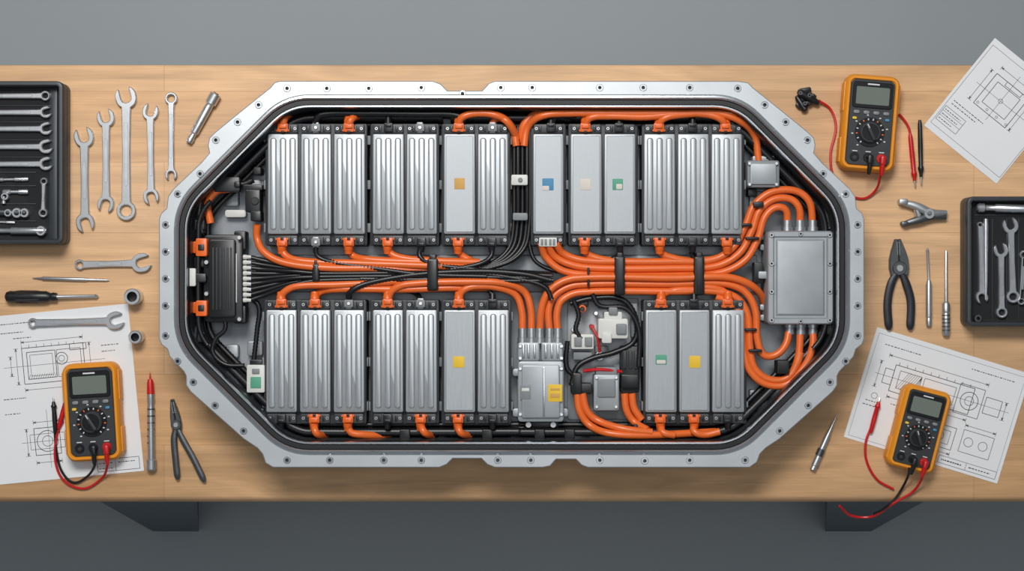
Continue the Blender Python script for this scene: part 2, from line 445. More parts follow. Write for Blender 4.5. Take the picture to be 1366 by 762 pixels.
# ---- orange cables
b = B()
OR = [
 [(722,325,58),(728,343),(750,361),(790,367),(900,368),(960,364),(994,347),(1011,318),(1020,290),(1034,277),(1048,280),(1050,300,46)],
 [(731,325,58),(740,342),(765,354),(800,358),(900,358),(955,355),(986,338),(1003,308),(1013,281),(1032,266),(1055,266),(1066,278),(1067,300,46)],
 [(742,326,58),(751,338),(775,347),(820,349),(900,349),(950,347),(978,330),(994,302),(1006,274),(1030,256),(1062,255),(1080,270),(1084,300,46)],
 [(744,442,50),(743,418),(750,400),(775,390),(900,389),(955,389),(983,398),(997,420),(1000,460),(1006,490),(1025,506),(1050,504),(1064,480),(1068,437,46)],
 [(733,442,50),(732,412),(742,392),(770,380),(900,379),(962,378),(992,388),(1007,412),(1010,450),(1018,473),(1034,474),(1048,460),(1053,437,46)],
 [(720,442,50),(724,405,54),(738,383,56),(768,371,56),(900,371,56),(970,370,55),(1004,382),(1020,405,30),(1022,430,24)],
 [(1084,437,46),(1084,462),(1072,490),(1048,513),(1020,512),(1000,494),(991,460),(988,420),(975,404),(955,396)],
 [(697,442,50),(696,415),(688,394),(665,384,56),(635,382,58),(617,388,58),(612,402,55)],
 [(709,442,50),(708,412),(700,390),(678,379,58),(640,376,61),(545,379,61),(524,387,59),(517,402,55)],
 [(375,402,55),(378,391,58),(395,382,60),(450,380,60),(520,376,58),(590,370,50)],
 [(420,402,55),(425,391),(445,386,56),(540,386,56),(600,384,56),(650,384,50)],
 [(343,300,54),(343,318),(352,336,56),(378,350,60),(430,357,62),(500,358,60),(590,362,52)],
 [(376,325,55),(380,340,56),(400,348,60),(470,351,60),(560,354,60),(640,357,54)],
 [(465,325,55),(469,340),(488,346,56),(540,349,58),(600,350,56)],
 [(517,325,55),(521,338,54),(540,345,56),(580,348,58),(640,350,54)],
 [(611,325,55),(614,339),(630,349)],
 [(780,325,55),(783,338),(798,345),(830,350)],
 [(880,325,55),(883,338),(900,345),(930,350)],
 [(970,325,55),(968,338),(955,345),(930,349)],
 [(882,402,55),(886,392),(905,387),(930,387)],
 [(971,402,55),(968,391),(950,384),(925,383)],
 [(612,172,55),(616,157),(640,150),(668,156),(684,172),(689,195,50)],
 [(655,172,50),(662,158,52),(676,162),(690,185,46)],
 [(699,195,50),(704,170),(722,155),(760,149),(840,150),(880,147)],
 [(696,190,44),(698,168,48),(716,152,48),(750,152,48)],
 [(781,172,55),(786,158),(812,155),(860,156),(905,152),(955,151),(985,160),(1006,180),(1012,215,48)],
 [(879,172,55),(884,159),(910,153),(960,145),(994,155),(1024,190)],
 [(968,172,55),(963,160),(945,153),(905,147),(860,146)],
 [(377,172,55),(379,160),(386,153,45),(394,151,30)],
 [(465,172,55),(468,160),(480,155,44),(492,154,30)],
 [(306,252,50),(288,256),(277,272),(281,298,50)],
 [(419,567,55),(422,578),(434,583,40)],
 [(464,567,55),(468,577,56),(484,580,54),(505,581,46),(520,581,34)],
 [(561,567,55),(566,577),(576,583,44)],
 [(611,567,55),(614,577),(626,582,44)],
 [(770,525,50),(773,548),(786,567),(812,578),(860,582),(955,576,50)],
 [(777,525,50),(783,548),(797,561),(830,572),(870,577)],
 [(833,525,50),(836,548),(846,563),(864,574)],
 [(843,525,50),(846,545),(856,560)],
 [(882,567,55),(884,577),(900,583)],
 [(926,567,55),(926,576),(940,580),(960,576)],
 [(1068,470,50),(1062,488),(1052,498,44)],
]
for p in OR: b.cable(p, 4.9, 'orange', 50)
b.make('orange_high_voltage_cables', pack, 60)

# ---- black looms
b = B()
BL = [
 ([(420,164,54),(428,153),(480,150),(560,152),(606,153),(622,160)],5,46),
 ([(345,186),(312,222),(285,242),(270,262),(266,290),(270,312)],5,52),
 ([(352,560),(400,572),(470,575),(550,574),(640,576),(700,571)],4.5,30),
 ([(1030,200),(1068,238),(1098,272),(1106,305)],5,40),
 ([(1118,330),(1112,420),(1098,470),(1050,520),(1010,552)],4,40),
 ([(735,165,54),(745,154),(780,160,44),(822,158,44),(826,166,54)],4,46),
 ([(262,435),(262,462),(290,497),(330,540),(352,548)],4.6,54),
 ([(300,425),(300,440),(288,452),(284,470),(300,486),(326,488)],3.4,54),
 ([(330,395),(345,408),(343,440),(338,485)],3.6,44),
 ([(338,240),(322,246),(310,240),(300,250),(285,262),(268,300)],4.5,46),
 ([(421,328,54),(424,342),(445,350),(500,358),(560,366),(650,369)],3.6,62),
 ([(562,328,54),(560,342),(575,352),(640,360)],3.6,60),
 ([(656,328,54),(655,342),(640,352),(600,360)],3.6,60),
 ([(465,402,54),(468,389),(490,378),(560,366),(640,362),(700,366),(735,374)],4.2,62),
 ([(480,372),(560,373),(640,366),(700,374),(728,384),(736,400)],3.6,60),
 ([(561,402,54),(556,392),(540,388),(500,388)],3.6,46),
 ([(657,402,54),(653,388),(630,380),(600,374)],3.6,50),
 ([(827,328,54),(827,340),(815,347)],4,50),
 ([(924,328,54),(924,342),(935,352)],4,50),
 ([(926,402,54),(926,392),(935,384)],4,50),
 ([(760,405),(790,398),(830,400),(848,425),(846,455),(820,470),(790,478),(770,490),(762,515)],4,46),
 ([(790,392),(800,408),(835,412),(852,440),(852,490)],3.6,52),
 ([(757,455),(756,490),(770,505)],3.6,44),
 ([(765,400),(772,420),(768,440),(775,452)],3.6,50),
 ([(860,555),(848,560),(835,575)],3.6,44),
]
for p, r, z in BL: b.cable(p, r, 'loom', z, step=2.2, corr=0.7)
for ins, z, r in ((25.5,46,6),(34,34,4.5),(27,62,3.6)):
    O = octo(ins, z); Lh = O[8:40]; Rh = O[40:]+O[:8]
    Lh = [p for i, p in enumerate(Lh) if i % 2 == 0]; Rh = [p for i, p in enumerate(Rh) if i % 2 == 0]
    if z == 62: Lh = Lh[4:12]; Rh = Rh[4:12]
    else:
        Lh.append((10, Lh[-1][1], z)); Rh.insert(0, (10, Rh[0][1], z))
        Lh.insert(0, (-90, Lh[0][1], z)); Rh.append((-80, Rh[-1][1], z))
    b.tube(Lh, r, 'loom', step=2.2, corr=0.7); b.tube(Rh, r, 'loom', step=2.2, corr=0.7)
# BMS fan and central trunk
for i in range(9):
    y0 = 343+i*7.2; ye = 362+i*1.5; zz = 52+(i % 3)*4
    b.cable([(333,y0,52),(352,y0*0.75+ye*0.25,52),(392,y0*0.25+ye*0.75-1,zz),(430,ye,zz),(560,ye-1,zz),(690,ye+1,zz),(738,366+i,zz)], 3.2, 'loom', 48, step=2.2, corr=0.4)
for i, x in enumerate((686,691,697,703,707)):
    b.cable([(x,168,46),(x,240,46+(i%2)*4),(x-1,300,46),(x-8,332,48),(x-34,352,52),(x-110,360+i*2,54),(560,363+i*2.2,54)], 3.1, 'loom', 48, step=2.2, corr=0.4)
b.cable([(706,300,44),(707,330,44),(716,350,46),(745,362,46),(820,366,44)], 3, 'loom', 46, step=2.2, corr=0.4)
b.make('black_wiring_loom', pack, 60)

# ---- straps, clips
b = B()
for x, y0, y1, z, w in ((577,345,388,68,15),(827,342,394,62,14),(933,342,394,62,14),(421,352,376,67,10)):
    b.pbox(x-w/2, x+w/2, y0, y1, 30, z, 'black', 3, 2.5)
    b.pbox(x-w/2+3, x+w/2-3, y0-5, y0+4, 28, z-1, 'black', 1.5, 1)
for x, y, w, h, k in ((693,240,22,14,'white'),(694,289,20,10,'grey'),(337,268,20,30,'black'),(341,288,14,14,'black'),(337,250,26,8,'black'),(343,228,10,10,'rubber'),
                      (316,246,8,8,'black'),(918,148,9,16,'black'),(1012,273,14,8,'black'),(996,300,15,4,'rubber'),(1004,318,18,4,'rubber'),
                      (1002,440,16,4,'rubber'),(1008,468,18,4,'rubber'),(1045,490,16,18,'rubber'),(848,575,6,18,'rubber'),(785,370,3,26,'rubber'),(720,371,24,6,'black')):
    b.pbox(x-w/2, x+w/2, y-h/2, y+h/2, 34, 60, k, 2, 1)
b.pcyl(340,268,5,50,63,'black'); b.pcyl(694,240,3,55,62,'grey')
b.pbox(285,320,236,256,44,56,'black',3,1)
b.pbox(300,328,280,290,16,26,'white',3,1)
# diagonal elongated connectors upper corners
for (x0,y0,x1,y1) in ((300,230,332,196),(1040,198,1070,226),(308,535,345,558),(1028,548,1058,520)):
    b.lathe(W(x0,y0,56), W(x1,y1,56), [(0,5),(0.05,7),(0.95,7),(1,5)], 'black', n=8)
for x,y in ((266,300),(266,350),(266,450),(1110,318),(1110,440),(540,580),(650,580),(720,580),(760,580)):
    b.pbox(x-7, x+7, y-7, y+7, 40, 56, 'rubber', 2, 1.5)
b.make('cable_clips', pack)

# ---- battery management unit (left)
b = B()
b.pbox(271,324,313,430,12,58,'black',6,2)
b.pbox(278,314,319,424,56,64,'black',4,1.5)
for i in range(6): b.pbox(283+i*4.8,285.2+i*4.8,330,414,63,65.5,'frame',0.8,0.5)
b.pbox(312,328,308,334,30,54,'black',3,1.5); b.pbox(312,328,408,432,30,54,'black',3,1.5)
b.pbox(261,276,318,342,30,68,'orangec',2,1); b.pbox(257,266,322,338,34,50,'orangec',2,1); b.pbox(264,272,326,334,57,70,'black',1,0.5)
b.pbox(261,276,401,422,30,68,'orangec',2,1); b.pbox(257,266,403,418,34,50,'orangec',2,1); b.pbox(264,272,407,415,57,70,'black',1,0.5)
b.pbox(248,261,358,382,40,68,'white',2,1); b.pbox(252,275,365,377,40,66,'black',2,1)
b.pbox(309,316,338,404,44,60,'white',1,0.6)
for i in range(9):
    y = 343+i*7.2
    b.lathe(W(314,y,54), W(335,y,53), [(0,3.1),(0.7,3.1),(0.75,2.5),(1,2.5)], 'white', n=8)
for x,y in ((319,317),(319,426),(275,350),(275,392)): b.pcyl(x,y,3,55,67,'chrome2',n=8)
b.make('battery_management_unit', pack)

# ---- inverter (right)
b = B()
a = W(1024,308,68); c = W(1112,433,68)
cx, cy, w, h = (a[0]+c[0])/2, (a[1]+c[1])/2, c[0]-a[0], a[1]-c[1]
b.rr(cx, cy, w, h, 5, [(0,12),(0,58),(1,60),(1,62),(0,63),(0,66),(1.5,68),(7,68),(9,65.5),(11,65.5),(12.5,67.5),(14,68)], 'cast')
for ix in (-1,1):
    for iy in (-1,-0.33,0.33,1):
        b.cyl(cx+ix*(w/2-5), cy+iy*(h/2-5.5), 3.4, 66, 70, 'chrome2', n=10, hole=1.4, hk='black', hd=68)
for iy in (-1,1): b.cyl(cx, cy+iy*(h/2-4), 3.0, 66, 70, 'chrome2', n=10, hole=1.4, hk='black', hd=68)
for x in (1050,1067,1084):
    b.lathe(W(x,309,46), W(x,294,46), [(0,7.5),(0.4,7.5),(0.42,6.2),(1,6.2)], 'chrome2')
for x in (1053,1068,1084):
    b.lathe(W(x,431,46), W(x,446,46), [(0,7.5),(0.4,7.5),(0.42,6.2),(1,6.2)], 'chrome2')
b.pbox(1110,1121,336,352,30,56,'black',2,1); b.pbox(1110,1122,374,398,30,58,'black',2,1)
b.pbox(1012,1026,362,372,40,56,'cast',2,1); b.pbox(1006,1018,350,378,30,50,'black',2,1)
for y in (316,330,410,424): b.pbox(1014,1026,y-4,y+4,20,34,'cast',2,1)
b.make('inverter_box', pack)

# ---- auxiliary grey unit top right
b = B()
b.pbox(997,1040,214,250,12,56,'grey',3,1.5); b.pbox(1001,1036,218,246,54,59,'cast',2,1)
b.pbox(1004,1033,208,216,30,50,'cast',2,1)
for x,y in ((1000,246),(1036,246),(1036,218),(1000,218)): b.pcyl(x,y,2.4,55,60,'chrome',n=8)
b.pbox(998,1010,252,262,20,40,'black',2,1); b.pbox(1025,1040,252,260,20,40,'black',2,1)
b.make('dc_converter', pack)
# ---- fuse unit bottom left
b = B()
b.pbox(329,353,487,524,12,54,'white',2,1); b.pbox(334,348,503,518,53,55,'green',1,0.3); b.pbox(336,346,492,499,53,55.4,'grey',1,0.3)
b.pbox(333,350,480,488,30,48,'black',1.5,0.8); b.pbox(335,349,523,532,20,44,'black',1.5,0.8)
b.make('fuse_holder', pack)

# ---- junction box silver bottom centre
b = B()
b.pbox(690,753,455,562,12,40,'cast',4,1.5)
b.pbox(691,720,457,482,30,60,'cast',3,1.5); b.pbox(722,751,457,482,30,60,'cast',3,1.5)
b.pbox(691,752,482,563,30,60,'cast',4,1.5); b.pbox(696,747,487,558,58,64,'cast',3,1.5)
for x in (694,749):
    for y in (462,478,492,553): b.pcyl(x,y,2.5,56,62.5,'chrome',n=8)
for x in (698,705,713,728,736,744): b.pbox(x-1.6,x+1.6,459,478,59,62,'castb',1,0.6)
b.pbox(694,708,514,533,63.5,64.4,'grey',1,0.2); b.pbox(731,750,513,536,63.5,64.4,'yellow',1,0.2)
b.pbox(734,747,518,521,64.2,64.7,'tan',0.5,0.1); b.pbox(734,747,525,531,64.2,64.7,'tan',0.5,0.1); b.pbox(696,706,518,522,64.2,64.7,'white',0.5,0.1)
b.pbox(724,727,490,556,63,65,'castb',0.6,0.4)
b.pbox(684,694,492,502,20,48,'cast',3,1); b.pbox(684,694,545,556,20,48,'cast',3,1); b.pbox(749,758,545,556,20,48,'cast',3,1)
for x in (697,709,720,733,744):
    b.lathe(W(x,458,50), W(x,438,50), [(0,6.4),(0.35,6.4),(0.38,5.6),(1,5.4)], 'chrome2')
b.pbox(700,745,562,572,14,40,'black',2,1)
for x in (705,738): b.pcyl(x,567,4,38,52,'chrome2')
b.make('power_junction_box', pack)

# ---- electronics (contactors) bottom centre-right
b = B()
b.pbox(757,852,398,560,12,18,'cast',3,1)
b.pbox(798,838,425,452,18,58,'white',3,1.5); b.pbox(806,830,416,430,18,54,'white',2,1); b.pbox(812,824,410,420,18,58,'grey',2,1)
b.pbox(803,816,444,458,40,61,'white',2,1); b.pbox(822,836,432,446,56,62,'grey',2,1)
b.pbox(762,792,446,466,18,52,'white',2,1); b.pbox(766,776,450,462,50,55,'grey',1,0.6); b.pbox(780,790,450,462,50,55,'grey',1,0.6)
b.pbox(764,776,498,526,18,56,'black',2,1); b.pbox(762,790,512,526,18,52,'black',2,1)
b.cable([(778,495,46),(800,493,50),(830,496,46)], 2.2, 'red'); b.cable([(790,437,44),(797,450,46),(800,470,42)], 1.8, 'red')
b.pbox(792,826,500,548,18,54,'cast',3,1.5); b.pbox(797,821,506,530,53,57,'grey',2,1)
b.pbox(795,823,490,501,18,50,'grey',2,1)
for x,y in ((796,504),(822,504),(796,543),(822,543)): b.pcyl(x,y,2.2,52,57,'chrome',n=8)
b.pbox(828,853,462,524,18,48,'black',3,1.5)
for i in range(3): b.pbox(831+i*7.4,836+i*7.4,468,492,46,52,'frame',1,0.6)
b.pbox(829,852,500,518,46,54,'black',2,1)
b.pbox(769,785,400,410,18,46,'black',2,1); b.pcyl(777,412,5,18,50,'orangec'); b.pcyl(777,412,3,48,54,'black')
b.pcyl(790,436,3,18,46,'red'); b.pcyl(800,475,6,18,42,'chrome2'); b.pbox(842,850,405,450,18,34,'grey',1,0.5)
b.pbox(765,790,470,480,18,44,'grey',1,0.5)
b.pbox(794,812,462,470,18,36,'grey',1,0.5); b.pcyl(795,418,3,18,40,'chrome',n=6); b.pcyl(765,440,3,18,40,'chrome',n=6)
b.make('contactor_assembly', pack)

# ------------------------------------------------------------------ TOOLS
def headpath(kind, R, s, a):
    """clockwise contour (top of shaft -> bottom of shaft) for a head centred at 0 pointing +x"""
    pts = []
    if kind == 'open':
        w = 0.5*R; Rm = lambda th: R*(1+0.22*max(0, cos(th-a)))
        phi = asin(w/(R*1.2))
        t0 = pi-asin(min(0.95, s/R)); t1 = a+phi+0.06
        for i in range(13):
            th = t0+(t1-t0)*i/12; r = Rm(th); pts.append((r*cos(th), r*sin(th)))
        def rot(x, y): return (x*cos(a)-y*sin(a), x*sin(a)+y*cos(a))
        pts += [rot(0.95*R, w), rot(0.0, w), rot(-0.28*R, w*0.8), rot(-0.42*R, w*0.3), rot(-0.42*R, -w*0.3), rot(-0.28*R, -w*0.8), rot(0.0, -w), rot(0.95*R, -w)]
        t2 = a-phi-0.06; t3 = -pi+asin(min(0.95, s/R))
        for i in range(13):
            th = t2+(t3-t2)*i/12; r = Rm(th); pts.append((r*cos(th), r*sin(th)))
        return pts, None
    else:
        t0 = pi-asin(min(0.95, s/R))
        for i in range(25):
            th = t0-2*t0*i/24; pts.append((R*cos(th), R*sin(th)))
        return pts, [(R*0.6*(1 if i % 2 else 0.93)*cos(2*pi*i/24), R*0.6*(1 if i % 2 else 0.93)*sin(2*pi*i/24)) for i in range(24)]
def wrench_geo(b, p1, k1, R1, p2, k2, R2, s, z0=0.2, th=6, a1=15, a2=15):
    z1 = z0+th
    A = W(*p1, z1); C = W(*p2, z1); L = hypot(C[0]-A[0], C[1]-A[1]); ang = atan2(C[1]-A[1], C[0]-A[0])
    s1 = min(s, R1*0.9); s2 = min(s, R2*0.9)
    h2, hole2 = headpath(k2, R2, s2, radians(a2)); h1, hole1 = headpath(k1, R1, s1, radians(a1))
    P = [(L+x, y) for x, y in h2]
    P += [(L-R2*1.5, -s*0.92), (L/2, -s*0.8), (R1*1.5, -s*0.92)]
    P += [(-x, -y) for x, y in h1]
    P += [(R1*1.5, s*0.92), (L/2, s*0.8), (L-R2*1.5, s*0.92)]
    holes = []
    if hole2: holes.append([(L+x, y) for x, y in hole2])
    if hole1: holes.append(list(hole1))
    b.T = (A[0], A[1], cos(ang), sin(ang))
    b.poly(P, holes, z0, z1, 'chrome', 1.0)
    b.rr(L/2, 0, L-2.2*(R1+R2)-6, s*0.95, s*0.4, [(0,z1-0.1),(0.4,z1+0.3)], 'chrome2')
    b.reset()
def wrench(*a, **k):
    b = B(); wrench_geo(b, *a, **k); return b.make('combination_wrench')
wrench((112,184),'open',12.8,(113,296),'open',12,6.0)
wrench((141,158),'open',11.5,(141,271),'open',10.8,5.6, a2=-15)
wrench((168,131),'open',13.8,(168,281),'ring',13,6.4)
wrench((200,150),'open',10.5,(201,261),'open',10.3,5.2, a1=-15)
wrench((228,131),'ring',8.4,(228,232),'open',7.6,4.4, a2=0)
wrench((106,353),'ring',6.8,(187,351),'open',12.5,5.0)
wrench((43,431),'ring',6.4,(152,428),'open',11.5,5.0, z0=1.5)
# socket extension bar
b = B(); b.lathe(W(288,125,8), W(252,190,5), [(0,4),(0.01,7.5),(0.2,7.5),(0.22,5.4),(0.26,5.2),(0.28,5.6),(0.8,5.6),(0.82,4.2),(0.9,4.2),(0.92,5),(1,4.4)], 'chrome', n=20)
b.lathe(W(288.6,124,8), W(288.2,124.6,8), [(0,4),(1,4.2)], 'black', n=8); b.make('socket_extension_bar')
# scriber
b = B(); b.lathe(W(43,371,2.6), W(146,374,2.6), [(0,0.4),(0.12,1.6),(0.14,2.6),(0.7,2.6),(0.72,1.8),(0.96,1.4),(1,0.3)], 'chrome2'); b.make('scriber')
# black screwdriver
b = B()
b.lathe(W(7,396,8), W(76,396,8), [(0,3),(0.03,6.5),(0.1,8),(0.35,7),(0.5,8),(0.8,7.6),(0.88,5),(0.93,5.8),(1,5)], 'black', n=12)
b.lathe(W(75,396,8), W(131,395,5), [(0,2.4),(0.9,2.4),(0.94,3),(1,1)], 'chrome', n=12)
for i in range(6):
    a = 2*pi*i/6; oy, oz = 7.4*cos(a), 7.4*sin(a)
    if 8+oz > 1.2: b.lathe((W(20,396,8)[0], W(20,396,8)[1]+oy, 8+oz), (W(56,396,8)[0], W(56,396,8)[1]+oy*0.95, 8+oz*0.95), [(0,0.5),(0.2,1.3),(0.8,1.3),(1,0.5)], 'rubber', n=6)
b.make('screwdriver')
# sockets
def socket(x, y, r):
    b = B(); b.pcyl(x, y, r, 0.2, 22, 'chrome', n=24, bev=1.2, hole=r*0.62, hk='darksteel', hd=6); 
    a = W(x, y, 22); b.cyl(a[0], a[1], r*0.55, 5, 8, 'black', n=12); b.make('socket')
socket(176,396,11); socket(180,450,9)
# ------------------------------------------------------------------ drawings
def seg(b, x0, y0, x1, y1, w=0.8, z=0.9):
    d = hypot(x1-x0, y1-y0)
    if d < 1e-3: return
    nx, ny = -(y1-y0)/d*w/2, (x1-x0)/d*w/2
    b.add([(x0+nx,y0+ny,z),(x0-nx,y0-ny,z),(x1-nx,y1-ny,z),(x1+nx,y1+ny,z)], [(0,1,2,3)], 'ink')
def rect(b, x, y, w, h, t=0.8):
    seg(b,x,y,x+w,y,t); seg(b,x+w,y,x+w,y+h,t); seg(b,x+w,y+h,x,y+h,t); seg(b,x,y+h,x,y,t)
def circle(b, x, y, r, t=0.8, n=24):
    for i in range(n):
        a, c = 2*pi*i/n, 2*pi*(i+1)/n; seg(b, x+r*cos(a), y+r*sin(a), x+r*cos(c), y+r*sin(c), t)
def text(b, x, y, w, t=1.5):
    u = x
    while u < x+w:
        l = rng.uniform(1.2, 4); seg(b, u, y, min(u+l, x+w), y, t); u += l+rng.uniform(0.8, 1.6)
def dim(b, x0, y0, x1, y1):
    seg(b, x0, y0, x1, y1, 0.5)
    d = hypot(x1-x0, y1-y0); ux, uy = (x1-x0)/d, (y1-y0)/d
    for px, py, s in ((x0,y0,1),(x1,y1,-1)):
        seg(b, px-uy*3, py+ux*3, px+uy*3, py-ux*3, 0.5)
        seg(b, px, py, px+s*ux*4-uy*1.2, py+s*uy*4+ux*1.2, 0.7); seg(b, px, py, px+s*ux*4+uy*1.2, py+s*uy*4-ux*1.2, 0.7)
def hatch(b, x, y, w, h, n):
    for i in range(n): seg(b, x+w*i/n, y, x+min(w, w*i/n+h*0.5), y+h, 0.4)
def paper(cx, cy, w, h, ang, draw):
    e = empty('technical_drawing', cx, cy)
    b = B().at(cx, cy, ang); b.rr(0, 0, w, h, 0.5, [(0,0.15),(0,0.7)], 'paper', 1, cap0=True); b.make('sheet', e)
    b = B().at(cx, cy, ang); draw(b); b.make('printed_lines', e)
def d1(b):  # left sheet, local coords centred, w~196 h~226
    rect(b,-50,18,82,48); rect(b,-44,24,38,36); rect(b,-4,24,32,36,0.6); rect(b,-40,28,30,28,0.5); rect(b,14,58,22,8); circle(b,2,48,8); circle(b,2,48,4,0.6)
    hatch(b,-44,24,38,6,12); dim(b,-50,74,32,74); dim(b,-58,18,-58,66); dim(b,-50,10,32,10); dim(b,40,18,40,66); dim(b,-66,30,-66,56)
    for i in range(8): seg(b,-50+i*10,66,-50+i*10,70,0.5)
    seg(b,-76,42,60,42,0.4); seg(b,-62,-60,40,-60,0.4); seg(b,-25,-96,-25,-18,0.4)
    rect(b,-44,-78,34,36); circle(b,-27,-60,14); circle(b,-27,-60,7,0.6); rect(b,-50,-70,46,20,0.5); dim(b,-44,-88,-10,-88); dim(b,-54,-78,-54,-42); dim(b,-44,-34,-10,-34)
    rect(b,16,-86,40,40,0.6); rect(b,22,-80,28,28,0.5); dim(b,16,-40,56,-40); circle(b,36,-66,9,0.6)
    text(b,-78,100,50,1); text(b,-76,88,30,1); text(b,-60,80,24,1); text(b,56,60,24,1); text(b,56,52,18,1); text(b,-80,-20,20,1); text(b,50,-20,28,1); text(b,-80,0,30,1)
    rect(b,36,-108,56,16,0.6); seg(b,60,-108,60,-92,0.5); text(b,38,-97,18,1); text(b,64,-97,22,1); text(b,38,-104,18,1)
paper(85,526,194,224,5.5,d1)
def d2(b):  # top right
    rect(b,-30,-10,54,50); rect(b,-22,-2,38,34,0.7); rect(b,-12,34,26,6,0.6); dim(b,-30,50,24,50); dim(b,-38,-10,-38,40); dim(b,30,-10,30,40); circle(b,-3,14,3,0.5)
    seg(b,-44,14,40,14,0.4); seg(b,-3,-18,-3,56,0.4)
    for i in range(4): circle(b,-26+i*16,-6,1.5,0.5)
    text(b,-52,-24,50,1); text(b,-52,-29,40,1); rect(b,-56,-58,34,22,0.5); seg(b,-56,-50,-22,-50,0.4); seg(b,-56,-43,-22,-43,0.4); text(b,-54,-47,26,1); text(b,-54,-54,22,1); text(b,-54,-40,26,1)
    rect(b,-58,-66,118,132,0.4)
paper(1328,148,124,150,-39,d2)
def d3(b):  # bottom right  (w ~214, h~150)
    rect(b,-68,0,110,36); rect(b,-60,6,30,24,0.6); rect(b,-26,6,44,24,0.6); rect(b,22,-2,34,40,0.7); circle(b,39,18,12); circle(b,39,18,6,0.6); rect(b,60,8,22,22,0.7)
    rect(b,-80,8,12,20,0.7); hatch(b,-60,6,30,24,10); dim(b,-80,46,58,46); dim(b,-68,-8,42,-8); dim(b,-88,0,-88,36); dim(b,88,6,88,30); seg(b,-92,18,94,18,0.4)
    for i in range(10): seg(b,-64+i*11,36,-64+i*11,40,0.6)
    rect(b,-6,-52,40,30,0.7); rect(b,0,-46,28,18,0.5); circle(b,14,-37,6,0.6); dim(b,-6,-58,34,-58); rect(b,44,-50,42,30,0.6); circle(b,54,-35,6,0.6); circle(b,74,-35,6,0.6); dim(b,44,-14,86,-14)
    circle(b,-84,-12,4,0.5); text(b,-94,-20,16,1); text(b,-96,-26,20,1); text(b,-90,58,50,1); text(b,30,60,60,1); text(b,-60,-16,40,1)
    rect(b,22,-72,80,10,0.5); seg(b,60,-72,60,-62,0.4); text(b,26,-67,28,1.6); text(b,64,-67,30,1.2)
    rect(b,-102,-72,204,142,0.3)
paper(1250,541,214,153,-17,d3)

# ------------------------------------------------------------------ multimeters
def meter(cx, cy, ang, sc_=1.0, leads=()):
    e = empty('multimeter', cx, cy)
    q = sc_
    b = B().at(cx, cy, ang, 26)
    b.rr(0,0,74*q,130*q,13*q,[(3,1.0),(0.5,3.5),(0,7),(0,20),(1.2,25),(3.5,27.5),(6,27.5),(7.2,25.5)],'holster',6)
    for sx in (-1,1):
        b.box(sx*36.3*q, 34*q, 3.2*q, 40*q, 4, 22, 'holster', 1.4, 0.8); b.box(sx*36.3*q, -38*q, 3.2*q, 34*q, 4, 22, 'holster', 1.4, 0.8)
    b.make('holster', e)
    b = B().at(cx, cy, ang, 26)
    b.rr(0,0,60*q,116*q,8*q,[(0,20),(0,26),(1,27)],'mgrey',5)
    b.rr(0,37*q,54*q,35*q,4*q,[(0,26),(0,28),(0.8,28.6)],'bezel'); b.rr(0,36*q,45*q,24*q,2*q,[(0,28),(0.2,29)],'lcd')
    b.box(0,51.5*q,16*q,2*q,28,29,'white_ink',0.5,0.1)
    for i, k in enumerate(('grey','grey','grey','grey')):
        b.box((-20+i*13.3)*q,13.5*q,8*q,4.6*q,26,29,k,2,0.6)
    b.box(-22*q,5*q,6*q,3.6*q,26,29,'yellow',1.6,0.6); b.box(22*q,5*q,6*q,3.6*q,26,29,'blue',1.6,0.6)
    # dial
    b.cyl(0,-13*q,20*q,26,27.8,'bezel',n=36,bev=0.6)
    b.cyl(0,-13*q,14.5*q,27,33,'mgrey',n=32,bev=1.6); b.cyl(0,-13*q,11.5*q,32.8,33.6,'bezel',n=28,bev=0.3)
    b.box(0,-13*q,5*q,25*q,32,37,'mgrey',2,1.2,ang=30); b.box(-4*q,-5.5*q,1.2*q,6*q,36.5,37.4,'white_ink',0.3,0.1,ang=30)
    for i in range(14):
        a = radians(-50+i*280/13); x, y = 17.6*q*cos(a), -13*q+17.6*q*sin(a)
        b.box(x,y,2.6*q,1.5*q,27.6,28.2,('white_ink','white_ink','orangec')[i%3],0.3,0.1,ang=math.degrees(a))
        x, y = 23.5*q*cos(a), -13*q+23.5*q*sin(a)
        if i % 2 and abs(x) < 28*q: b.box(x,y,2.6*q,1.6*q,26.8,27.5,'white_ink',0.3,0.1)
    for i in range(3):
        x = (-18+i*18)*q; k = ('bezel','bezel','red')[i]
        b.cyl(x,-47*q,6.2*q,26,28.6,k,n=20,hole=3*q,hk='black',hd=24)
        b.box(x,-39*q,7*q,1.3*q,26.8,27.5,'white_ink',0.3,0.1)
    for x, k in ((2,'black'),(19,'red')):
        b.cyl(x*q,-47*q,4.4*q,27,36,k,n=16,bev=1); b.box(x*q,-50*q,7*q,13*q,31,39,k,3,2)
        b.lathe((x*q,-55*q,35),(x*q,-70*q,33),[(0,3.2),(0.6,3),(1,1.9)],k)
    b.make('face_and_dial', e)
    for nm, k, pts in leads:
        b = B(); b.tube([W(x,y,z+0.3 if z > 0 else z) for x,y,z in pts], 1.7, k, n=8, step=3); b.make(nm, e)
    return e
def probe(e, nm, p0, p1, k, tip=True):
    b = B()
    p0 = (p0[0],p0[1],5.1); p1 = (p1[0],p1[1],5.1)
    b.lathe(W(*p0), W(*p1), [(0,0.3),(0.12,0.9),(0.13,2.2),(0.2,2.6),(0.24,3.9),(0.27,3.9),(0.3,2.9),(0.6,3.3),(0.93,2.9),(1,1.8)], k, n=12)
    b.lathe(W(*p0), (Vector(W(*p0))*0.85+Vector(W(*p1))*0.15), [(0,0.4),(0.2,1.1),(1,1.1)], 'chrome', n=8)
    b.make(nm, e)
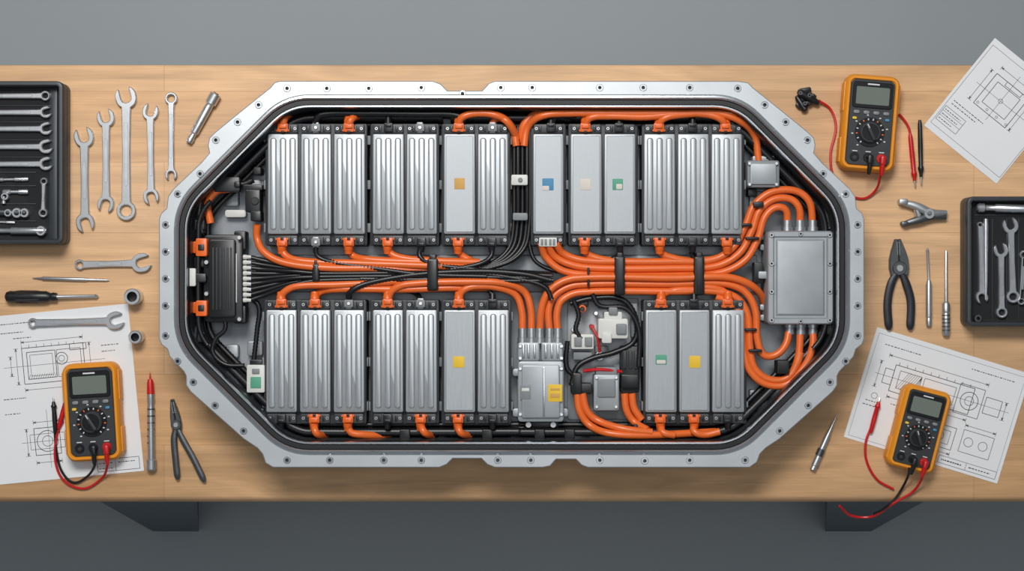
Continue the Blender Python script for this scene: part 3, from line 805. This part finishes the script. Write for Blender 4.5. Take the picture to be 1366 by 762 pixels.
m1 = meter(122,550,3.4,1.0,[
 ('red_lead','red',[(143,610,33),(143,622,20),(136,638,4),(112,652,2.5),(86,642,2.5),(74,616,2.5),(76,580,3),(84,562,3)]),
 ('black_lead','black',[(126,612,33),(126,622,20),(116,636,5),(98,644,2.5),(82,628,2.5),(75,600,2.5),(73,575,3)])])
probe(m1,'black_probe',(71,530,3.5),(74,578,3.5),'black'); probe(m1,'red_probe',(92,520,3.5),(78,572,3.5),'red')
m2 = meter(1161,164,-4.6,0.98,[
 ('red_lead','red',[(1175,222,33),(1174,236,24),(1168,254,6),(1152,265,2.5),(1130,258,2.5),(1112,236,2.5),(1108,205,2.5),(1115,170,2.5),(1108,146,2.5),(1092,134,6)]),
 ('red_probe_lead','red',[(1199,152,3),(1206,160,2.5),(1212,170,2.5),(1215,182,3)])])
probe(m2,'red_probe',(1221,250,4),(1214,178,4),'red'); probe(m2,'black_probe',(1229,247,4),(1227,160,4),'black')
b = B()
for dx, dy, a in ((-6,-6,40),(0,2,25),(6,-2,55),(-2,10,10)):
    b.box(W(1076,131,8)[0]+dx, W(1076,131,8)[1]+dy, 17, 8, 0.3, 9+dx*0.2, 'black', 2.5, 1.5, ang=a)
b.lathe(W(1064,122,10), W(1092,138,8), [(0,2),(0.1,5),(0.5,6),(0.9,4),(1,3)], 'black')
b.lathe(W(1062,128,6), W(1075,148,6), [(0,2),(0.2,4),(0.9,5),(1,3)], 'black')
for x,y in ((1068,124),(1080,127),(1074,138)): b.pcyl(x,y,3,8,15,'darksteel',n=10,hole=1.4,hk='black',hd=12)
b.make('alligator_clip_connector', m2)
m3 = meter(1227,573,-14.5,0.86,[
 ('red_lead','red',[(1231,627,30),(1229,640,18),(1218,656,5),(1200,667,4),(1188,674,3),(1176,683,-12),(1160,690,-30),(1135,688,-30),(1120,675,-14)]),
 ('black_lead','black',[(1213,625,30),(1211,636,18),(1202,654,4),(1193,667,4),(1184,675,2),(1176,681,-10),(1166,686,-26)]),
 ('red_probe_lead','red',[(1163,568,3),(1155,590,2.5),(1156,615,2.5),(1170,640,2.5),(1192,653,2.5)])])
probe(m3,'red_probe',(1174,530,4),(1161,578,4),'red')

# ------------------------------------------------------------------ other hand tools
b = B()  # torque test pen, left
b.lathe(W(200,497,4), W(201,526,5.5), [(0,0.5),(0.3,1.2),(0.32,3.2),(0.5,4.5),(1,5)], 'red')
b.lathe(W(201,524,5.5), W(202,628,6.5), [(0,4.6),(0.1,5),(0.14,4.2),(0.2,4.8),(0.85,4.8),(0.86,6.6),(0.98,6.6),(1,5)], 'chrome2', n=16)
for i in range(6): b.lathe(W(201.4,545+i*9,5.5), W(201.4,547+i*9,5.5), [(0,5.2),(1,5.2)], 'darksteel')
b.make('torque_screwdriver')

def pliers(tip, piv, h1, h2, jawlen_w, hw, khandle, name, joint_r=7, spread=(0.5,)):
    b = B(); T_ = Vector(W(*tip,8)[:2]); P = Vector(W(*piv,8)[:2]); d = (T_-P); L = d.length; ang = math.degrees(atan2(d.y, d.x))
    b.T = (P.x, P.y, cos(radians(ang)), sin(radians(ang)))
    w = jawlen_w
    for s in (-1,1):
        b.poly([(0,s*0.5),(L*0.97,s*0.35),(L,s*1.0),(L,s*w*0.3),(L*0.6,s*w*0.75),(L*0.3,s*w),(0,s*(w+0.5)),(-joint_r,s*w*0.9),(-joint_r,s*0.3)], [], 0.3, 8, 'darksteel', 0.8)
        for i in range(int(L*0.5/2.2)): b.box(L*0.48+i*2.2, s*1.3, 0.8, 1.4, 7.5, 8.4, 'chrome2', 0.2, 0.1)
    b.cyl(0,0,joint_r,0.3,9.5,'darksteel',n=24,bev=1); b.cyl(0,0,joint_r*0.5,9,11,'chrome2',n=16,bev=0.6)
    b.reset()
    for hpt in (h1, h2):
        n = len(hpt)
        pts = [W(*piv,5.5)]+[W(x,y,5.5) for x,y in hpt]
        b.tube(pts, hw, khandle, n=10, step=3, flat=0.75, rfun=lambda t: hw*(0.62+0.38*min(1, t*4)) if t < 0.9 else hw*(1-0.55*((t-0.9)/0.1)**2))
    b.make(name)
pliers((229,533),(235,567),[(232,585),(234,612),(237,640)],[(243,585),(258,612),(273,643)],6.5,4.4,'darksteel','needle_nose_pliers',7)
pliers((1198,319),(1200,358),[(1189,378),(1184,405),(1186,440)],[(1208,376),(1215,402),(1214,440)],12.5,5.6,'grip','combination_pliers',9.5)
# spring clamp
b = B()
b.tube([W(1203,270,8),W(1222,275,9),(W(1242,284,9)),(W(1263,284,8))], 4.5, 'chrome2', flat=0.8, rfun=lambda t: 3.4+2.6*sin(pi*t))
b.tube([W(1205,299,8),W(1224,294,9),(W(1242,289,8)),(W(1262,290,7))], 4.5, 'darksteel', flat=0.8, rfun=lambda t: 3.2+2.4*sin(pi*t))
b.pcyl(1240,285,7,0.3,15,'chrome2',hole=3,hk='black',hd=10)
b.pbox(1200,1212,265,273,0.3,14,'chrome2',3,1.5); b.pbox(1203,1213,295,302,0.3,12,'darksteel',3,1.5)
b.lathe(W(1222,279,8), W(1226,292,8), [(0,3.4),(0.5,4.2),(1,3.4)], 'chrome', n=10)
b.make('spring_clamp')
# slim screwdrivers right
b = B(); b.lathe(W(1237,331,4), W(1239,378,4), [(0,1),(0.06,2.4),(0.1,1.7),(1,1.9)], 'chrome'); b.lathe(W(1239,374,4), W(1239,435,4.5), [(0,2.4),(0.08,4),(0.8,4.2),(0.82,3),(0.88,4.2),(1,3.2)], 'chrome2', n=12); b.make('precision_screwdriver')
b = B(); b.lathe(W(1262,333,3.5), W(1262,406,5), [(0,0.6),(0.05,1.8),(1,2.4)], 'chrome'); b.lathe(W(1262,402,5.5), W(1262,448,5.5), [(0,2.6),(0.08,5.2),(0.3,5.2),(0.33,4.2),(0.38,5.2),(0.93,5.2),(1,3.8)], 'chrome2', n=12)
for i in range(5): b.lathe(W(1262,420+i*5,5.5), W(1262,421.4+i*5,5.5), [(0,5.5),(1,5.5)], 'darksteel')
b.make('precision_screwdriver')
# deburring pen
b = B(); b.lathe(W(1117,552,3), W(1084,627,5), [(0,0.3),(0.15,1.6),(0.35,3.2),(0.4,4),(0.92,4.6),(0.93,3.8),(1,4.2)], 'chrome2', n=12)
b.lathe(W(1096,599,5), W(1092,608,5), [(0,4.9),(1,5)], 'darksteel'); b.make('centre_punch')

# ------------------------------------------------------------------ tool cases
def case(x0, x1, y0, y1, zt, name):
    e = empty(name, (x0+x1)/2, (y0+y1)/2)
    b = B(); a = W(x0,y0,zt); c = W(x1,y1,zt)
    b.rr((a[0]+c[0])/2, (a[1]+c[1])/2, c[0]-a[0], a[1]-c[1], 9, [(2,0.2),(0,3),(0,16),(1,17),(1,18),(0,19),(0,zt-2),(1,zt-0.5),(2.5,zt),(5,zt),(6,zt-1),(7,zt-15),(9,zt-16)], ['case']*11+['foam'], 6)
    b.make('shell', e); return e
c1 = case(-105,84,108,326,38,'socket_set_case')
b = B(); fz = 22
for y, kind, R in ((128,'ring',6.5),(150,'open',7.5),(172,'open',8),(196,'open',9),(219,'open',8.5)):
    wrench_geo(b, (-70,y),'ring',R*0.9,(60,y-0.5),kind,R,3.8,z0=fz,th=6)
    b.pbox(-85,70,y-9.5,y-8.7,fz-0.5,fz+1.2,'case',0.3,0.2)
wrench_geo(b,(58,242),'ring',5,(57,284),'ring',6,3,z0=fz,th=6)
def rod(x0,y0,x1,y1,r,k='chrome',z=None):
    z = z or fz+r
    b.lathe(W(x0,y0,z), W(x1,y1,z), [(0,r*0.8),(0.03,r),(0.3,r),(0.32,r*0.7),(0.6,r*0.7),(0.62,r),(0.97,r),(1,r*0.8)], k)
rod(-60,308,62,308,4.6); rod(-10,240,38,239,2.6); rod(-5,283,36,284,4.4,'darksteel'); rod(4,256,38,256,3.2); rod(5,262,5,272,3); rod(-10,296,20,297,2)
for x,y,r in ((6,262,5),(22,284,6.5),(32,284,6),(10,284,5),(54,308,6.5)): b.pcyl(x,y,r,fz,fz+9,'chrome',hole=r*0.55,hk='black',hd=fz+2)
for y in (230,248,272,295): b.pbox(-85,48,y-0.5,y+0.5,fz-0.5,fz+1.5,'case',0.3,0.2)
b.pbox(66,76,112,322,fz-0.5,fz+0.6,'case',2,0.3)
b.make('tools', c1)
c2 = case(1290,1460,262,436,36,'tool_case')
b = B(); fz = 20
b.lathe(W(1303,277,27), W(1420,280,27), [(0,4),(0.02,6),(0.08,6),(0.1,4),(0.2,4),(0.22,5.5),(0.9,5),(1,4)], 'chrome')
wrench_geo(b,(1310,396),'open',8,(1308,300),'ring',4,3.8,z0=fz,th=6)
b.lathe(W(1315,292,25), W(1315,400,25), [(0,3),(0.1,3.5),(0.8,2.5),(1,1.5)], 'chrome')
wrench_geo(b,(1336,335),'open',9,(1337,417),'ring',7.5,4.2,z0=fz,th=6)
wrench_geo(b,(1349,302),'open',10,(1352,396),'ring',8.5,4.6,z0=fz,th=6)
wrench_geo(b,(1367,340),'ring',6,(1363,402),'ring',5,3,z0=fz,th=6)
for y in (287,): b.pbox(1300,1450,y-0.5,y+0.5,fz-0.5,fz+1.5,'case',0.3,0.2)
for x in (1324,1343,1359): b.pbox(x-0.5,x+0.5,292,428,fz-0.5,fz+1.5,'case',0.3,0.2)
b.pcyl(1305,425,5,fz,fz+8,'darksteel',hole=2.5,hk='black')
b.make('tools', c2)

# ------------------------------------------------------------------ lights, world, camera
def area(name, loc, tgt, sx, sy, e, col=(1,1,1)):
    l = bpy.data.lights.new(name, 'AREA'); l.shape = 'RECTANGLE'; l.size = sx; l.size_y = sy; l.energy = e; l.color = col
    o = bpy.data.objects.new(name, l); sc.collection.objects.link(o); o.location = loc
    o.rotation_euler = (Vector(tgt)-Vector(loc)).to_track_quat('-Z','Y').to_euler(); return o
area('ceiling_softbox', (-0.4,1.6,3.7), (0,0.05,0.75), 1.4, 0.8, 86, (1,0.985,0.965))
area('overhead_softbox', (0.1,0.2,4.4), (0,0,0.75), 1.6, 1.0, 14, (0.96,0.98,1))
w = bpy.data.worlds.new('studio_world'); sc.world = w; w.use_nodes = True
w.node_tree.nodes['Background'].inputs[0].default_value = (0.60,0.66,0.72,1)
w.node_tree.nodes['Background'].inputs[1].default_value = 0.27
cam = bpy.data.cameras.new('camera'); co = bpy.data.objects.new('camera', cam); sc.collection.objects.link(co)
co.location = (0,0,TZ+H*K); co.rotation_euler = (0,0,0)
cam.sensor_width = 36; cam.lens = 36*H/1366; cam.clip_start = 0.05; cam.clip_end = 50
sc.camera = co
